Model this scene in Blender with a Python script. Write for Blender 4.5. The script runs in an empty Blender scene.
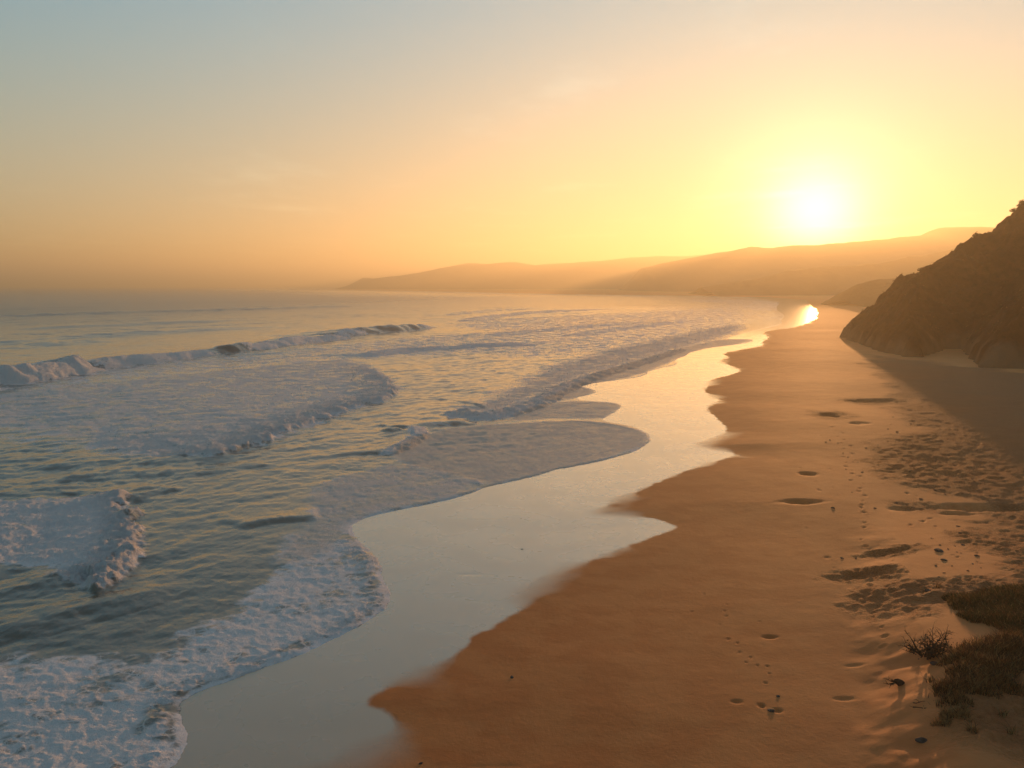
import bpy, bmesh, math, random
import numpy as np
from mathutils import Vector, Matrix
random.seed(7); rng = np.random.default_rng(11)
sc = bpy.context.scene
COL = sc.collection

# ------------------------------------------------------------------ camera
F, HOR, CAMZ = 900.0, 285.0, 10.0
PITCH = math.atan((384-HOR)/F)
cam = bpy.data.cameras.new('camera'); co = bpy.data.objects.new('camera', cam); COL.objects.link(co)
co.location = (0, 0, CAMZ); co.rotation_euler = (math.pi/2-PITCH, 0, 0)
cam.sensor_width = 36; cam.lens = 36*F/1024; cam.clip_start = .1; cam.clip_end = 60000
sc.camera = co
cp, sp = math.cos(PITCH), math.sin(PITCH)

def G(px, py, z=0.0):
    """survey: where a sight line meets the level z"""
    a = (px-512)/F; b = (384-py)/F
    dx, dy, dz = a, cp+b*sp, -sp+b*cp
    t = (z-CAMZ)/dz
    return (dx*t, dy*t)
def GP(pts, z=0.0): return np.array([G(x, y, z) for x, y in pts], dtype=np.float64)

# ------------------------------------------------------------------ noise
def _hash(ix, iy, seed):
    h = (ix.astype(np.int64)*374761393 + iy.astype(np.int64)*668265263 + seed*1442695041) & 0xffffffff
    h = ((h ^ (h >> 13))*1274126177) & 0xffffffff
    h = h ^ (h >> 16)
    return (h & 0xffff).astype(np.float32)/65535.0
def vnoise(x, y, seed=0):
    ix = np.floor(x); iy = np.floor(y); fx = (x-ix).astype(np.float32); fy = (y-iy).astype(np.float32)
    fx = fx*fx*fx*(fx*(fx*6-15)+10); fy = fy*fy*fy*(fy*(fy*6-15)+10)
    a = _hash(ix, iy, seed); b = _hash(ix+1, iy, seed); c = _hash(ix, iy+1, seed); d = _hash(ix+1, iy+1, seed)
    return (a+(b-a)*fx+(c-a)*fy+(a-b-c+d)*fx*fy)*2-1
def fbm(x, y, seed=0, octv=4, gain=.5):
    s = 0; a = 1; n = 0
    for o in range(octv):
        s = s+a*vnoise(x*2**o+13.7*o, y*2**o-7.1*o, seed+o); n += a; a *= gain
    return s/n
def sstep(a, b, x):
    t = np.clip((x-a)/(b-a), 0, 1); return t*t*(3-2*t)

# ------------------------------------------------------------------ distance tools
def chaikin(p, n=1, closed=False):
    for _ in range(n):
        q = []
        L = len(p)
        rngs = range(L) if closed else range(L-1)
        if not closed: q.append(p[0])
        for i in rngs:
            a = p[i]; b = p[(i+1) % L]; q += [a*.75+b*.25, a*.25+b*.75]
        if not closed: q.append(p[-1])
        p = np.array(q)
    return p
def dist_line(X, Y, p):
    """unsigned distance to open polyline, arc parameter (0-1 in segments) and side (+ right of travel)"""
    best = np.full(X.shape, 1e12, np.float32); par = np.zeros(X.shape, np.float32); side = np.ones(X.shape, np.float32)
    n = len(p)-1
    for i in range(n):
        ax, ay = p[i]; bx, by = p[i+1]; ex, ey = bx-ax, by-ay; l2 = ex*ex+ey*ey+1e-12
        wx = X-ax; wy = Y-ay
        t = np.clip((wx*ex+wy*ey)/l2, 0, 1)
        dx = wx-t*ex; dy = wy-t*ey; d = dx*dx+dy*dy
        m = d < best
        best = np.where(m, d, best); par = np.where(m, (i+t)/n, par)
        side = np.where(m, np.sign(wx*ey-wy*ex), side)
    return np.sqrt(best), par, side
def sdf_poly(X, Y, p):
    """positive inside"""
    best = np.full(X.shape, 1e12, np.float32); ins = np.zeros(X.shape, bool)
    n = len(p)
    for i in range(n):
        ax, ay = p[i]; bx, by = p[(i+1) % n]; ex, ey = bx-ax, by-ay; l2 = ex*ex+ey*ey+1e-12
        wx = X-ax; wy = Y-ay
        t = np.clip((wx*ex+wy*ey)/l2, 0, 1)
        dx = wx-t*ex; dy = wy-t*ey
        best = np.minimum(best, dx*dx+dy*dy)
        c = (ay > Y) != (by > Y)
        if abs(by-ay) > 1e-9:
            ins ^= c & (X < (bx-ax)*(Y-ay)/(by-ay)+ax)
    return np.where(ins, 1, -1)*np.sqrt(best)

# ------------------------------------------------------------------ shoreline survey (photo measurements laid on the ground)
DRY = [(120,830),(250,800),(340,766),(367,755),(390,742),(397,729),(387,713),(362,702),(383,689),(430,669),(457,654),(473,634),(500,624),
       (522,607),(525,594),(540,582),(563,569),(607,555),(623,547),(657,535),(679,527),(660,520),(633,516),(602,514),(598,511),(612,502),(640,490),
       (676,474),(694,468),(722,460),(739,454),(717,450),(699,445),(717,437.5),(728,430),(720,421),(704,408),(721,401),(717,398),(702,390.5),
       (712,384),(709,380),(730,375),(741,371),(735,367.6),(718,361),(730,357.4),(720,353.6),(745,349),(764,345.5),(761,342),(770,337),
       (761,333),(775,329.5),(793,328),(811,322),(816,313),(812,306),(806,300)]
WAT = [(60,860),(150,800),(172,764),(184,750),(186,738),(180,722),(178,708),(188,695),(215,686),(250,672),(300,655),(330,640),(350,630),(380,612),
       (392,598),(385,575),(372,553),(355,535),(352,519),(400,509),(440,501),(470,493),(486,486),(530,477),(560,468),(600,461),(630,453),(645,446),
       (652,438),(644,431),(630,425),(600,420.5),(612,413),(623,405.6),(615,402),(584,400),(574,397.5),(590,394),(598,390.5),(585,386.5),(576,385),(613,380),
       (641,376.5),(648.5,372.6),(646,371),(669,366),(678,364),(674,360),(687,355),(690,352),(712,347),(732,345),(747,343),(754,341),(751,339),
       (724,339),(733,336),(758,329.5),(783,324),(780,320),(786,316),(775,309),(780,302)]
far_dry = [(212,760),(170,860),(60,1000),(-90,1400),(-440,2150)]
far_wat = [(196,750),(150,850),(40,985),(-110,1380),(-470,2120)]
dry = np.vstack([chaikin(GP(DRY), 1), far_dry]); wat = np.vstack([chaikin(GP(WAT), 1), far_wat])
BIG = 60000
dry_poly = np.vstack([[(-12, -80)], dry, [(-1200, 9000), (0, BIG), (BIG, BIG), (BIG, -80)]])       # land side
wat_poly = np.vstack([[(-16, -80)], wat, [(-1260, 9000), (-1260, BIG), (-BIG, BIG), (-BIG, -80)]])   # sea side

# ------------------------------------------------------------------ shared grid
ys = [-60., -20., 0., 8., 12., 14.]
y = 15.
while y < 14500:
    ys.append(y); y += min(y*y/9000, .0042*y) if y < 420 else y*.03
ys = np.array(ys)
NU = 1180
us = np.concatenate([[-3, -1.5, -1.1, -.9], np.linspace(-.74, .74, NU), [.9, 1.1, 1.5, 3]])
YY, UU = np.meshgrid(ys, us, indexing='ij')
XX = UU*(np.maximum(YY, 12)+6)
X = XX.astype(np.float32); Y = YY.astype(np.float32)
CELL = (1.48/NU*(np.maximum(Y, 12)+6)).astype(np.float32)
DYC = np.gradient(ys)[:, None].astype(np.float32)+0*X
RES = np.maximum(CELL, DYC*.7)

wob = fbm(X*.9, Y*.9, 5, 3)*.10+fbm(X*.16, Y*.16, 9, 2)*.12
DD = sdf_poly(X, Y, dry_poly)+wob*sstep(1.0, 12., Y/8.)                  # + on dry side
DW = sdf_poly(X, Y, wat_poly)+fbm(X*2.6, Y*2.6, 21, 4)*.10+fbm(X*.5, Y*.5, 25, 2)*.08  # + in water

# the dune ridge in the right foreground
RIDGE = GP([(897,775),(905,745),(925,706),(958,692),(1000,668),(1060,640),(1140,610)], .6)
def dune(x, y):
    d, t, s = dist_line(x, y, RIDGE)
    amp = .25+.75*sstep(0., .35, t)
    far = np.maximum(0, 1-(d/15.)**1.0)**1.6; near = np.maximum(0, 1-(d/6.)**1.2)
    sd = s*d     # + = to the camera/right side of travel
    a = np.where(sd < 0, far, near*.0+np.maximum(-1.0, 1-.16*d/.95)) 
    a = np.where(sd < 0, a, np.maximum(a, -.15))
    x0r, y0r = RIDGE[0]
    qx, qy = G(898, 745, .3); uu = (x-qx)*.948-(y-qy)*.319
    amp = sstep(-.9, 1.6, uu+.25*fbm(x*.8, y*.8, 61, 3))
    return amp*.95*a, t, sd

def mound(x, y, cx, cy, rx, ry, h, ang=0.):
    c, s = math.cos(ang), math.sin(ang)
    dx = (x-cx)*c+(y-cy)*s; dy = -(x-cx)*s+(y-cy)*c
    return h*np.exp(-(dx/rx)**2-(dy/ry)**2)

dips = []   # cx, cy, rx, ry, depth
def dip(px, py, wpx, hpx, depth):
    cx, cy = G(px, py, .5); D = math.hypot(cx, cy)
    dips.append((cx, cy, wpx/2/F*D*.8, max(.10, hpx/2*D*D/(F*9.5)*.55), depth*.8))
for a in [(771,623,16,5,.10),(802,494,44,6,.28),(985,502,95,9,.35),(962,508,50,6,.2),(888,548,58,8,.12),(868,568,66,11,.14),(876,397,60,5,.22),(832,411,26,5,.2),
          (808,467,18,5,.2),(778,695,11,5,.07),(737,686,14,3,.05),(845,684,24,5,.04),(855,652,24,5,.03),(762,690,7,3,.06),(918,597,22,10,.12),
          (930,608,60,10,.10),(905,503,30,5,.12),(860,420,20,4,.10),(945,470,60,8,.15),(500,745,60,6,.01),(470,560,30,3,.01)]: dip(*a)
# foot prints: two trails and trampled strand line
fp = []
for px, py in [(704,577),(692,594),(720,607),(729,621),(740,634),(751,639),(758,647),(768,648),(770,655),(766,664),(727,588),(725,594),(727,599),(738,625),(692,562),(747,644),(760,605)]:
    fp.append((px, py, .06, .035))
t0 = [(888,640),(876,600),(870,560),(866,520),(864,500),(862,485),(856,470),(850,455),(847,440),(842,428),(835,418),(822,405),(812,392),(806,380)]
for i in range(len(t0)-1):
    for k in range(4):
        a = (k+random.random()*.6)/4
        px = t0[i][0]*(1-a)+t0[i+1][0]*a+random.uniform(-6, 6); py = t0[i][1]*(1-a)+t0[i+1][1]*a
        fp.append((px, py, random.uniform(.07, .15), .06))
t1 = [(985,640),(968,590),(955,560),(960,530),(930,505),(905,480),(880,462),(868,448),(890,436),(905,425),(925,410),(930,398)]
for i in range(len(t1)-1):
    for k in range(7):
        a = random.random()
        px = t1[i][0]*(1-a)+t1[i+1][0]*a+random.gauss(0, 14); py = t1[i][1]*(1-a)+t1[i+1][1]*a+random.gauss(0, 4)
        fp.append((px, py, random.uniform(.05, .13), random.uniform(.02, .07)))
for k in range(30):
    px = random.uniform(800, 925); py = random.uniform(395, 560)
    fp.append((px, py, random.uniform(.06, .14), random.uniform(.02, .05)))

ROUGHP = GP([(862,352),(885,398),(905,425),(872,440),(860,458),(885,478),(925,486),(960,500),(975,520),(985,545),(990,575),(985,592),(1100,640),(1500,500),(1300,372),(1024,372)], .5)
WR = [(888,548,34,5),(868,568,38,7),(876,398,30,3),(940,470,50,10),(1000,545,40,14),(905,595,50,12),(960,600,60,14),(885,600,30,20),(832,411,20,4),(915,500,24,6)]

def sand_z(x, y, dd, dw, cell, fine=True):
    z = np.where(dd > 0, 1.0*(1-np.exp(-np.maximum(dd, 0)/48.)), .006*np.maximum(dd, -20.))
    # sand dips under the sea
    z = z-.02*np.clip(dw, 0, 60)-.03*sstep(0., 1.2, dw)
    land = sstep(0.2, 4., dd)
    z = z+land*(fbm(x*.22, y*.22, 31, 3)*.022+fbm(x*.05, y*.05, 33, 2)*.12)
    dz, t, sd = dune(x, y)
    z = z+dz*sstep(2., 9., dd)*sstep(70., 40., y)
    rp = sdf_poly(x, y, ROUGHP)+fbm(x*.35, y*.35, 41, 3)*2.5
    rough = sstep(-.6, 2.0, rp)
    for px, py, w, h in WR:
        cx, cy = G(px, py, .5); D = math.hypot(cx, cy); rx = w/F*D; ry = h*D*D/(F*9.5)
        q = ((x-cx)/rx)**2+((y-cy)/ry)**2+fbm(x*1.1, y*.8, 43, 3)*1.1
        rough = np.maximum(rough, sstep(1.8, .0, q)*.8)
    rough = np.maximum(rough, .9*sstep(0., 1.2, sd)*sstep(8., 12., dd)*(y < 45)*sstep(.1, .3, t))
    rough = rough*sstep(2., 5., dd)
    if fine:
        for f, a in ((.7, .02), (1.7, .028), (3.3, .042), (6.1, .04), (11., .03)):
            k = sstep(.9, .3, cell*f)
            z = z+rough*a*k*vnoise(x*f+3*f, y*f, int(f*50))*1.25
        for cx, cy, rx, ry, dep in dips:
            m = (np.abs(x-cx) < 3*rx) & (np.abs(y-cy) < 3*ry)
            if m.any():
                wn_ = fbm(x[m]*2.1, y[m]*1.3, 47, 3)
                q = ((x[m]-cx)/rx)**2+((y[m]-cy)/ry)**2+wn_*(1.1 if rx > .4 else .8)
                z[m] += -dep*np.exp(-np.maximum(q, 0)**1.6)
        for px, py, r, dep in fp:
            cx, cy = G(px, py, .6)
            m = (np.abs(x-cx) < 3*r) & (np.abs(y-cy) < 4*r)
            if m.any():
                q = ((x[m]-cx)/(r*(.6+.5*((px*7.3) % 1))))**2+((y[m]-cy)/(r*(.9+.6*((px*3.1) % 1))))**2
                z[m] += -dep*.6*np.exp(-q**2)+dep*.22*np.exp(-((q-1.7)/.7)**2)
    return z, rough

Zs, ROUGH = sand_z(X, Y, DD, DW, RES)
far = sstep(500., 2500., Y)
Zs = Zs-far*.3*(DD < 0)

def bil(A, x, y):
    """height lookup on the shared grid"""
    i = int(np.clip(np.searchsorted(ys, y)-1, 0, len(ys)-2)); ty = (y-ys[i])/(ys[i+1]-ys[i])
    u = x/(max(y, 12)+6); j = int(np.clip(np.searchsorted(us, u)-1, 0, len(us)-2)); tx = (u-us[j])/(us[j+1]-us[j])
    return float((A[i, j]*(1-tx)+A[i, j+1]*tx)*(1-ty)+(A[i+1, j]*(1-tx)+A[i+1, j+1]*tx)*ty)
def onsand(px, py):
    z = .6
    for _ in range(6):
        x, y = G(px, py, z); z = .5*z+.5*bil(Zs, x, y)
    x, y = G(px, py, z)
    return Vector((x, y, bil(Zs, x, y)))

# ------------------------------------------------------------------ sea surface
foam = np.zeros_like(X); bore = np.zeros_like(X); film = np.zeros_like(X); calm = np.ones_like(X)
base = .006*np.maximum(np.minimum(DD, 0), -20.)
Zw = base+np.clip((DW)*.14, -.06, .028)
# general chop: a sum of many travelling waves, shoreward set plus wind ripples
offs = sstep(1.5, 14., DW)
deep = sstep(10., 80., DW)
amp_mod = .6+.6*fbm(X*.035, Y*.02, 71, 2)
r2 = np.random.default_rng(3)
chop = np.zeros_like(X)
wx = X+fbm(X*.12, Y*.12, 73, 2)*1.6; wy = Y+fbm(X*.12, Y*.12, 77, 2)*1.6
for k in range(46):
    lam = 0.45*(26/.45)**(k/45.)
    th = r2.normal(-.25, .55) if lam > 5 else r2.normal(-.9, .8)
    kx, ky = math.cos(th)*2*math.pi/lam, math.sin(th)*2*math.pi/lam
    a = .0066*lam**.80
    if lam > 5: a *= .7
    fade = sstep(.55, .25, RES/lam)
    ph = kx*wx+ky*wy+r2.uniform(0, 6.28)
    s = np.sin(ph)
    chop += a*fade*(s+.25*np.cos(2*ph)) * (1 if lam < 4 else (.4+.6*deep))
Zw = Zw+chop*offs*amp_mod
Zw = Zw+.35*.06*fbm(X*1.7, Y*1.7, 81, 3)*sstep(.3, 3., DW)*sstep(1., .4, RES*1.7)

def wave(pts, H, wf, wb, pw=1.0, foam_front=0., foam_top=0., ends=(.12, .12), z=0, smooth=1, seedn=1, lump=.0, frontfoamw=None, gaps=None, hcurve=None):
    """one wave: crest polyline from near to far, sea on the left, H crest height, wf front width, wb back width"""
    global Zw, foam, bore
    p = chaikin(GP(pts, z), smooth)
    x0, x1, y0, y1 = p[:, 0].min()-30, p[:, 0].max()+30, p[:, 1].min()-30, p[:, 1].max()+30
    rows = np.where((ys > y0) & (ys < y1))[0]
    r = slice(rows[0], rows[-1]+1)
    x, y = X[r], Y[r]
    d, t, s = dist_line(x, y, p)
    s = s*d+fbm(x*.28, y*.28, 100+seedn, 3)*.7*min(1, H)+fbm(x*1.1, y*1.1, 150+seedn, 3)*.22*min(1, H*1.6)
    e = sstep(0, ends[0], t)*sstep(1, 1-ends[1], t)
    # off the ends of the line the distance has to fade as well
    hh = H*e
    if hcurve is not None: hh = H*np.interp(t, np.linspace(0, 1, len(hcurve)), hcurve)
    hh = hh*(1+(.22 if H > .8 else .07)*vnoise(t*23, t*0, 7+seedn))
    prof = np.where(s < 0, np.exp(-(np.abs(s)/wb)**1.5), np.clip(1-s/wf, 0, 1)**.8*(1-.0*s))
    Zw[r] = Zw[r]+hh*prof
    mf = np.ones_like(t)
    if gaps is not None:
        for a, b in gaps: mf = mf*(1-sstep(a-.015, a+.015, t)*sstep(b+.015, b-.015, t))
    fw = frontfoamw or wf
    f = (sstep(-.5*wf, -.05*wf, s)*sstep(fw*1.25, fw*.9, s))*foam_front*mf*(hh > .12*H)
    f = np.maximum(f, foam_top*np.exp(-(np.abs(s+.2)/(.35*wf))**2)*(hh > .12*H)*mf)
    foam[r] = np.maximum(foam[r], f)
    b = f*lump
    bore[r] = np.maximum(bore[r], b)

def patch(pts, dens, soft, seedn=1, fl=0., edge=0., edgew=.8, rise=0., lump=0., lumpin=0., back=None, z=0, streak=0., ragged=1.0, risew=1.2):
    """foam lying on the water: polygon, density, soft back edge; optional raised lumpy lip on the leading edge polyline"""
    global Zw, foam, bore, film
    p = chaikin(GP(pts, z), 1, True)
    y0, y1 = p[:, 1].min()-12, p[:, 1].max()+12
    rows = np.where((ys > y0) & (ys < y1))[0]; r = slice(rows[0], rows[-1]+1)
    x, y = X[r], Y[r]
    sdv = sdf_poly(x, y, p)
    sdv = sdv+(fbm(x*.5, y*.5, 200+seedn, 3)*.8+fbm(x*2.2, y*2.2, 230+seedn, 3)*.3)*ragged
    cov = sstep(-soft, soft, sdv)*dens
    if edge:
        q = chaikin(GP(back, z), 1)
        d, t, s = dist_line(x, y, q)
        front = np.exp(-(d/(edgew*2.2))**2)*sstep(-.5, .4, sdv)
        cov = np.maximum(cov, front*edge)
        Zw[r] = Zw[r]+rise*sstep(-.35, .45, sdv)*np.exp(-(np.maximum(d, 0)/(risew*2.0))**1.2)*sstep(0, .12, t)*sstep(1, .88, t)
        bore[r] = np.maximum(bore[r], front*lump)
    bore[r] = np.maximum(bore[r], cov*lumpin)
    foam[r] = np.maximum(foam[r], cov); film[r] = np.maximum(film[r], sstep(-soft, soft, sdv)*fl)

# outer breaker
wave([(-90,392),(-30,384),(20,380),(74,371),(84,369)], 1.55, 2.6, 6.5, foam_front=1., foam_top=.6, ends=(.02,.16), seedn=1, lump=1.0)
wave([(60,372),(92,367),(137,362),(191,356),(247,350),(278,345),(310,341),(345,337)], .95, 2.2, 6., foam_front=1., foam_top=.5, ends=(.14,.1), seedn=2, lump=.8, gaps=[(0,.16),(.46,.56)])
wave([(330,337),(365,333),(400,330),(432,327)], 1.25, 2.6, 9., foam_front=.55, foam_top=.25, ends=(.2,.25), seedn=3, lump=.5, gaps=[(.3,.8)])
wave([(455,322),(500,315),(560,311),(610,309)], .5, 4.5, 14., foam_front=.4, ends=(.2,.3), seedn=4, lump=.4)
wave([(440,316),(480,311.5),(540,308.5)], .45, 4.5, 14., foam_front=.2, ends=(.3,.3), seedn=5)
wave([(355,357),(380,353),(416,349),(477,346.5),(530,343)], .38, 3., 7., foam_front=.9, ends=(.2,.15), seedn=6, lump=.5)
wave([(480,336),(520,332),(570,328),(640,322)], .32, 4., 9., foam_front=.5, ends=(.2,.2), seedn=7, lump=.4)
wave([(560,336),(620,328),(690,320)], .28, 4., 9., foam_front=.5, ends=(.2,.2), seedn=8, lump=.4)
# swells further out, unbroken
for k, (pts, H) in enumerate([([(-40,346),(60,338),(180,331),(300,325)], .45), ([(0,330),(120,325),(260,319)], .5), ([(-60,318),(120,313),(300,308),(420,304)], .6), ([(-100,306),(160,303),(380,300)], .6),
                              ([(20,345),(60,343),(110,340)], .3)]):
    wave(pts, H, 4.5, 8., ends=(.3,.3), seedn=30+k)
# inner waves
wave([(14,470),(70,463),(140,458),(205,455),(238,452)], .10, 1.6, 2.4, foam_front=0., ends=(.3,.2), seedn=9)
wave([(60,475),(110,472),(150,470),(200,467)], .08, 1.4, 1.6, ends=(.3,.3), seedn=41)
wave([(233,527),(262,521),(290,518),(322,516)], .12, .6, 1.6, ends=(.25,.2), seedn=10)
wave([(-40,640),(0,628),(40,622),(72,612),(110,603),(150,592),(195,578)], .13, 1.3, 2.2, foam_front=.0, ends=(.1,.3), seedn=11)
wave([(-60,600),(0,592),(40,585),(78,578)], .11, 1.2, 2.0, ends=(.1,.3), seedn=12)
wave([(130,500),(150,490),(175,484)], .12, .9, 1.6, ends=(.3,.3), seedn=14)
wave([(402,428),(420,425),(450,423),(475,421)], .20, 1.2, 2., foam_front=.1, ends=(.1,.25), seedn=15)
wave([(380,455),(392,449),(405,443),(416,434),(411,427)], .20, .9, 2., foam_front=.9, foam_top=.3, ends=(.15,.2), seedn=16, lump=.6)
wave([(461,411),(475,417),(497,414),(535,403),(551,392),(589,377),(640,362),(690,346)], .28, 1.6, 5., foam_front=.8, foam_top=.5, ends=(.05,.3), seedn=17, lump=.9)
wave([(385,432),(400,430)], .2, .8, 1., ends=(.3,.3), seedn=18)
# foam patches
patch([(-120,392),(0,394),(80,384),(200,372),(300,362),(346,358),(372,367),(388,379),(398,389),(393,396),(366,403),(340,410),(317,420),(278,432),(260,441),(240,449),(205,455),(110,453),(86,440),(0,424),(-120,420)],
      .52, 1.6, 1, fl=.35, edge=1., edgew=1.6, rise=.30, lump=.8, lumpin=.18, back=[(372,367),(388,379),(398,389),(393,396),(366,403),(340,410),(317,420),(278,432),(260,441),(240,449),(215,455),(170,458)], risew=2.2)
patch([(85,436),(200,428),(300,405),(380,385),(393,396),(340,410),(300,425),(262,440),(205,454),(110,452)], .85, 1.6, 51, lumpin=.35)
patch([(-60,372),(200,358),(340,344),(440,334),(560,330),(620,336),(520,350),(360,358),(200,372),(-60,400)], .30, 5., 2, fl=.12, ragged=2.)
patch([(420,322),(640,312),(740,306),(760,320),(660,345),(600,352),(520,358),(470,350),(560,340)], .30, 8., 3, ragged=4.)
patch([(505,392),(530,377),(556,365),(600,352),(680,334),(720,326),(742,324),(738,332),(690,346),(640,362),(589,378),(560,392),(535,404),(500,414),(470,417),(462,408)], .62, 2.6, 4, fl=.6, lumpin=.3, ragged=1.6)
patch([(-60,498),(0,497),(60,495),(115,491),(128,502),(135,518),(134,540),(125,560),(106,573),(98,590),(76,577),(50,564),(0,562),(-60,565)],
      .95, .5, 5, fl=.2, edge=1., edgew=.7, rise=.26, lump=1., lumpin=.35, back=[(112,491),(128,502),(135,518),(134,540),(125,560),(106,573),(98,590),(80,580)], risew=.9)
# swash sheets
patch([(60,860),(150,800),(172,764),(184,750),(186,738),(180,722),(178,708),(188,695),(215,686),(250,672),(300,655),(350,630),(380,612),(392,598),(385,575),(372,553),(355,535),(352,519),(330,540),(290,560),(255,600),(200,636),(150,655),(60,662),(0,655),(-120,700),(-200,860)],
      .66, .7, 6, fl=.2, lumpin=.08, edge=.8, edgew=.35, rise=.05, lump=.5, back=[(150,800),(172,764),(184,750),(186,738),(180,722),(178,708),(188,695),(215,686),(250,672),(300,655),(350,630),(380,612),(392,598),(385,575),(372,553),(355,535)], ragged=.9, risew=.3)
patch([(-200,860),(100,800),(178,745),(176,710),(160,690),(60,672),(-120,690)], .66, .6, 61, lumpin=.22)
patch([(352,519),(400,509),(440,501),(484,486),(470,478),(440,470),(400,463),(360,470),(320,484),(306,496),(320,512),(270,560),(320,560)], .5, .5, 7, fl=.6, lumpin=.12, ragged=.6,
      edge=.9, edgew=.16, rise=.06, lump=.2, back=[(352,519),(400,509),(440,501),(470,493),(484,486),(478,479),(455,473),(430,468),(400,463)], risew=.25)
patch([(486,486),(530,477),(600,461),(645,446),(652,438),(640,429),(600,421),(560,420),(500,423),(450,427),(415,437),(392,452),(400,464),(440,471)], .42, .4, 8, fl=.85, ragged=.25,
      edge=.62, edgew=.12, rise=.05, lump=0, back=[(486,486),(530,477),(600,461),(645,446),(652,438),(640,430),(600,422),(560,420),(500,423)], risew=.2)
patch([(500,421),(560,417),(600,419),(612,413),(623,405.6),(615,402),(560,400),(530,408)], .4, .4, 9, fl=.8, ragged=.2)
patch([(535,404),(580,397),(598,391),(585,386.5),(613,380),(648,372),(690,353),(754,341),(751,339),(690,344),(600,372),(560,392)], .4, .5, 10, fl=.8, ragged=.3)
patch([(690,352),(712,347),(754,341),(751,339),(724,339),(690,345)], .4, .6, 16, fl=.8, ragged=.3)
patch([(0,430),(60,436),(150,445),(100,455),(0,440)], .18, 1.0, 14)
patch([(330,485),(400,470),(420,480),(380,495)], .3, .8, 15)
far_f = sstep(150., 400., Y)*sstep(120., 20., DW)
foam = np.maximum(foam, far_f*.4*(.6+.5*fbm(X*.03, Y*.012, 301, 3)))

near_e = np.where(Y < 44, .8, .35)
foam = np.maximum(foam, near_e*sstep(-.02, .03, DW)*np.exp(-(np.maximum(DW, 0)/.22)**2))
# lumpy white water
lump = np.zeros_like(X)
for f, a in ((.55, .07), (1.2, .06), (2.6, .07), (5.5, .065), (11., .045), (20., .025)):
    k = sstep(1.1, .4, RES*f)
    n = 1-np.abs(vnoise(X*f+11*f+fbm(X*f*.4, Y*f*.4, 6, 2), Y*f*.75, 400+int(f*10)))*2
    lump += a*k*n
Zw = Zw+lump*bore*sstep(-.05, .6, DW)
Zw = Zw+foam*(sstep(1.2, .4, RES*2.3)*.028*(1-2*np.abs(fbm(X*2.3+.7*Y, Y*2., 503, 3)))+sstep(1.2, .4, RES*6)*.012*vnoise(X*6, Y*5, 501))*sstep(0, .5, DW)
Zw = np.where(DW < 0, base+np.clip(DW*.14, -.06, 0)-.002, Zw)
Zw = np.where(DW > .25, np.maximum(Zw, Zs+.006), Zw)

# ------------------------------------------------------------------ tagging helpers
def tag(o, label=None, cat=None, group=None, kind=None):
    if label: o['label'] = label
    if cat: o['category'] = cat
    if group: o['group'] = group
    if kind: o['kind'] = kind
    return o
def grid_mesh(name, Xa, Ya, Za, keep=None, attrs=None, smooth=True):
    n, m = Xa.shape
    idx = np.arange(n*m).reshape(n, m)
    q = np.stack([idx[:-1, :-1], idx[:-1, 1:], idx[1:, 1:], idx[1:, :-1]], -1).reshape(-1, 4)
    if keep is not None:
        k = (keep[:-1, :-1] | keep[:-1, 1:] | keep[1:, 1:] | keep[1:, :-1]).reshape(-1); q = q[k]
    used = np.unique(q); rem = np.full(n*m, -1); rem[used] = np.arange(len(used)); q = rem[q]
    v = np.stack([Xa, Ya, Za], -1).reshape(-1, 3)[used].astype(np.float32)
    me = bpy.data.meshes.new(name)
    me.vertices.add(len(v)); me.vertices.foreach_set('co', v.ravel())
    me.loops.add(q.size); me.loops.foreach_set('vertex_index', q.ravel().astype(np.int32))
    me.polygons.add(len(q)); me.polygons.foreach_set('loop_start', (np.arange(len(q))*4).astype(np.int32))
    me.update(calc_edges=True)
    if smooth: me.polygons.foreach_set('use_smooth', np.ones(len(q), bool))
    for an, A in (attrs or {}).items():
        at = me.attributes.new(an, 'FLOAT', 'POINT'); at.data.foreach_set('value', A.reshape(-1)[used].astype(np.float32))
    me.validate()
    o = bpy.data.objects.new(name, me); COL.objects.link(o); return o

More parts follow.
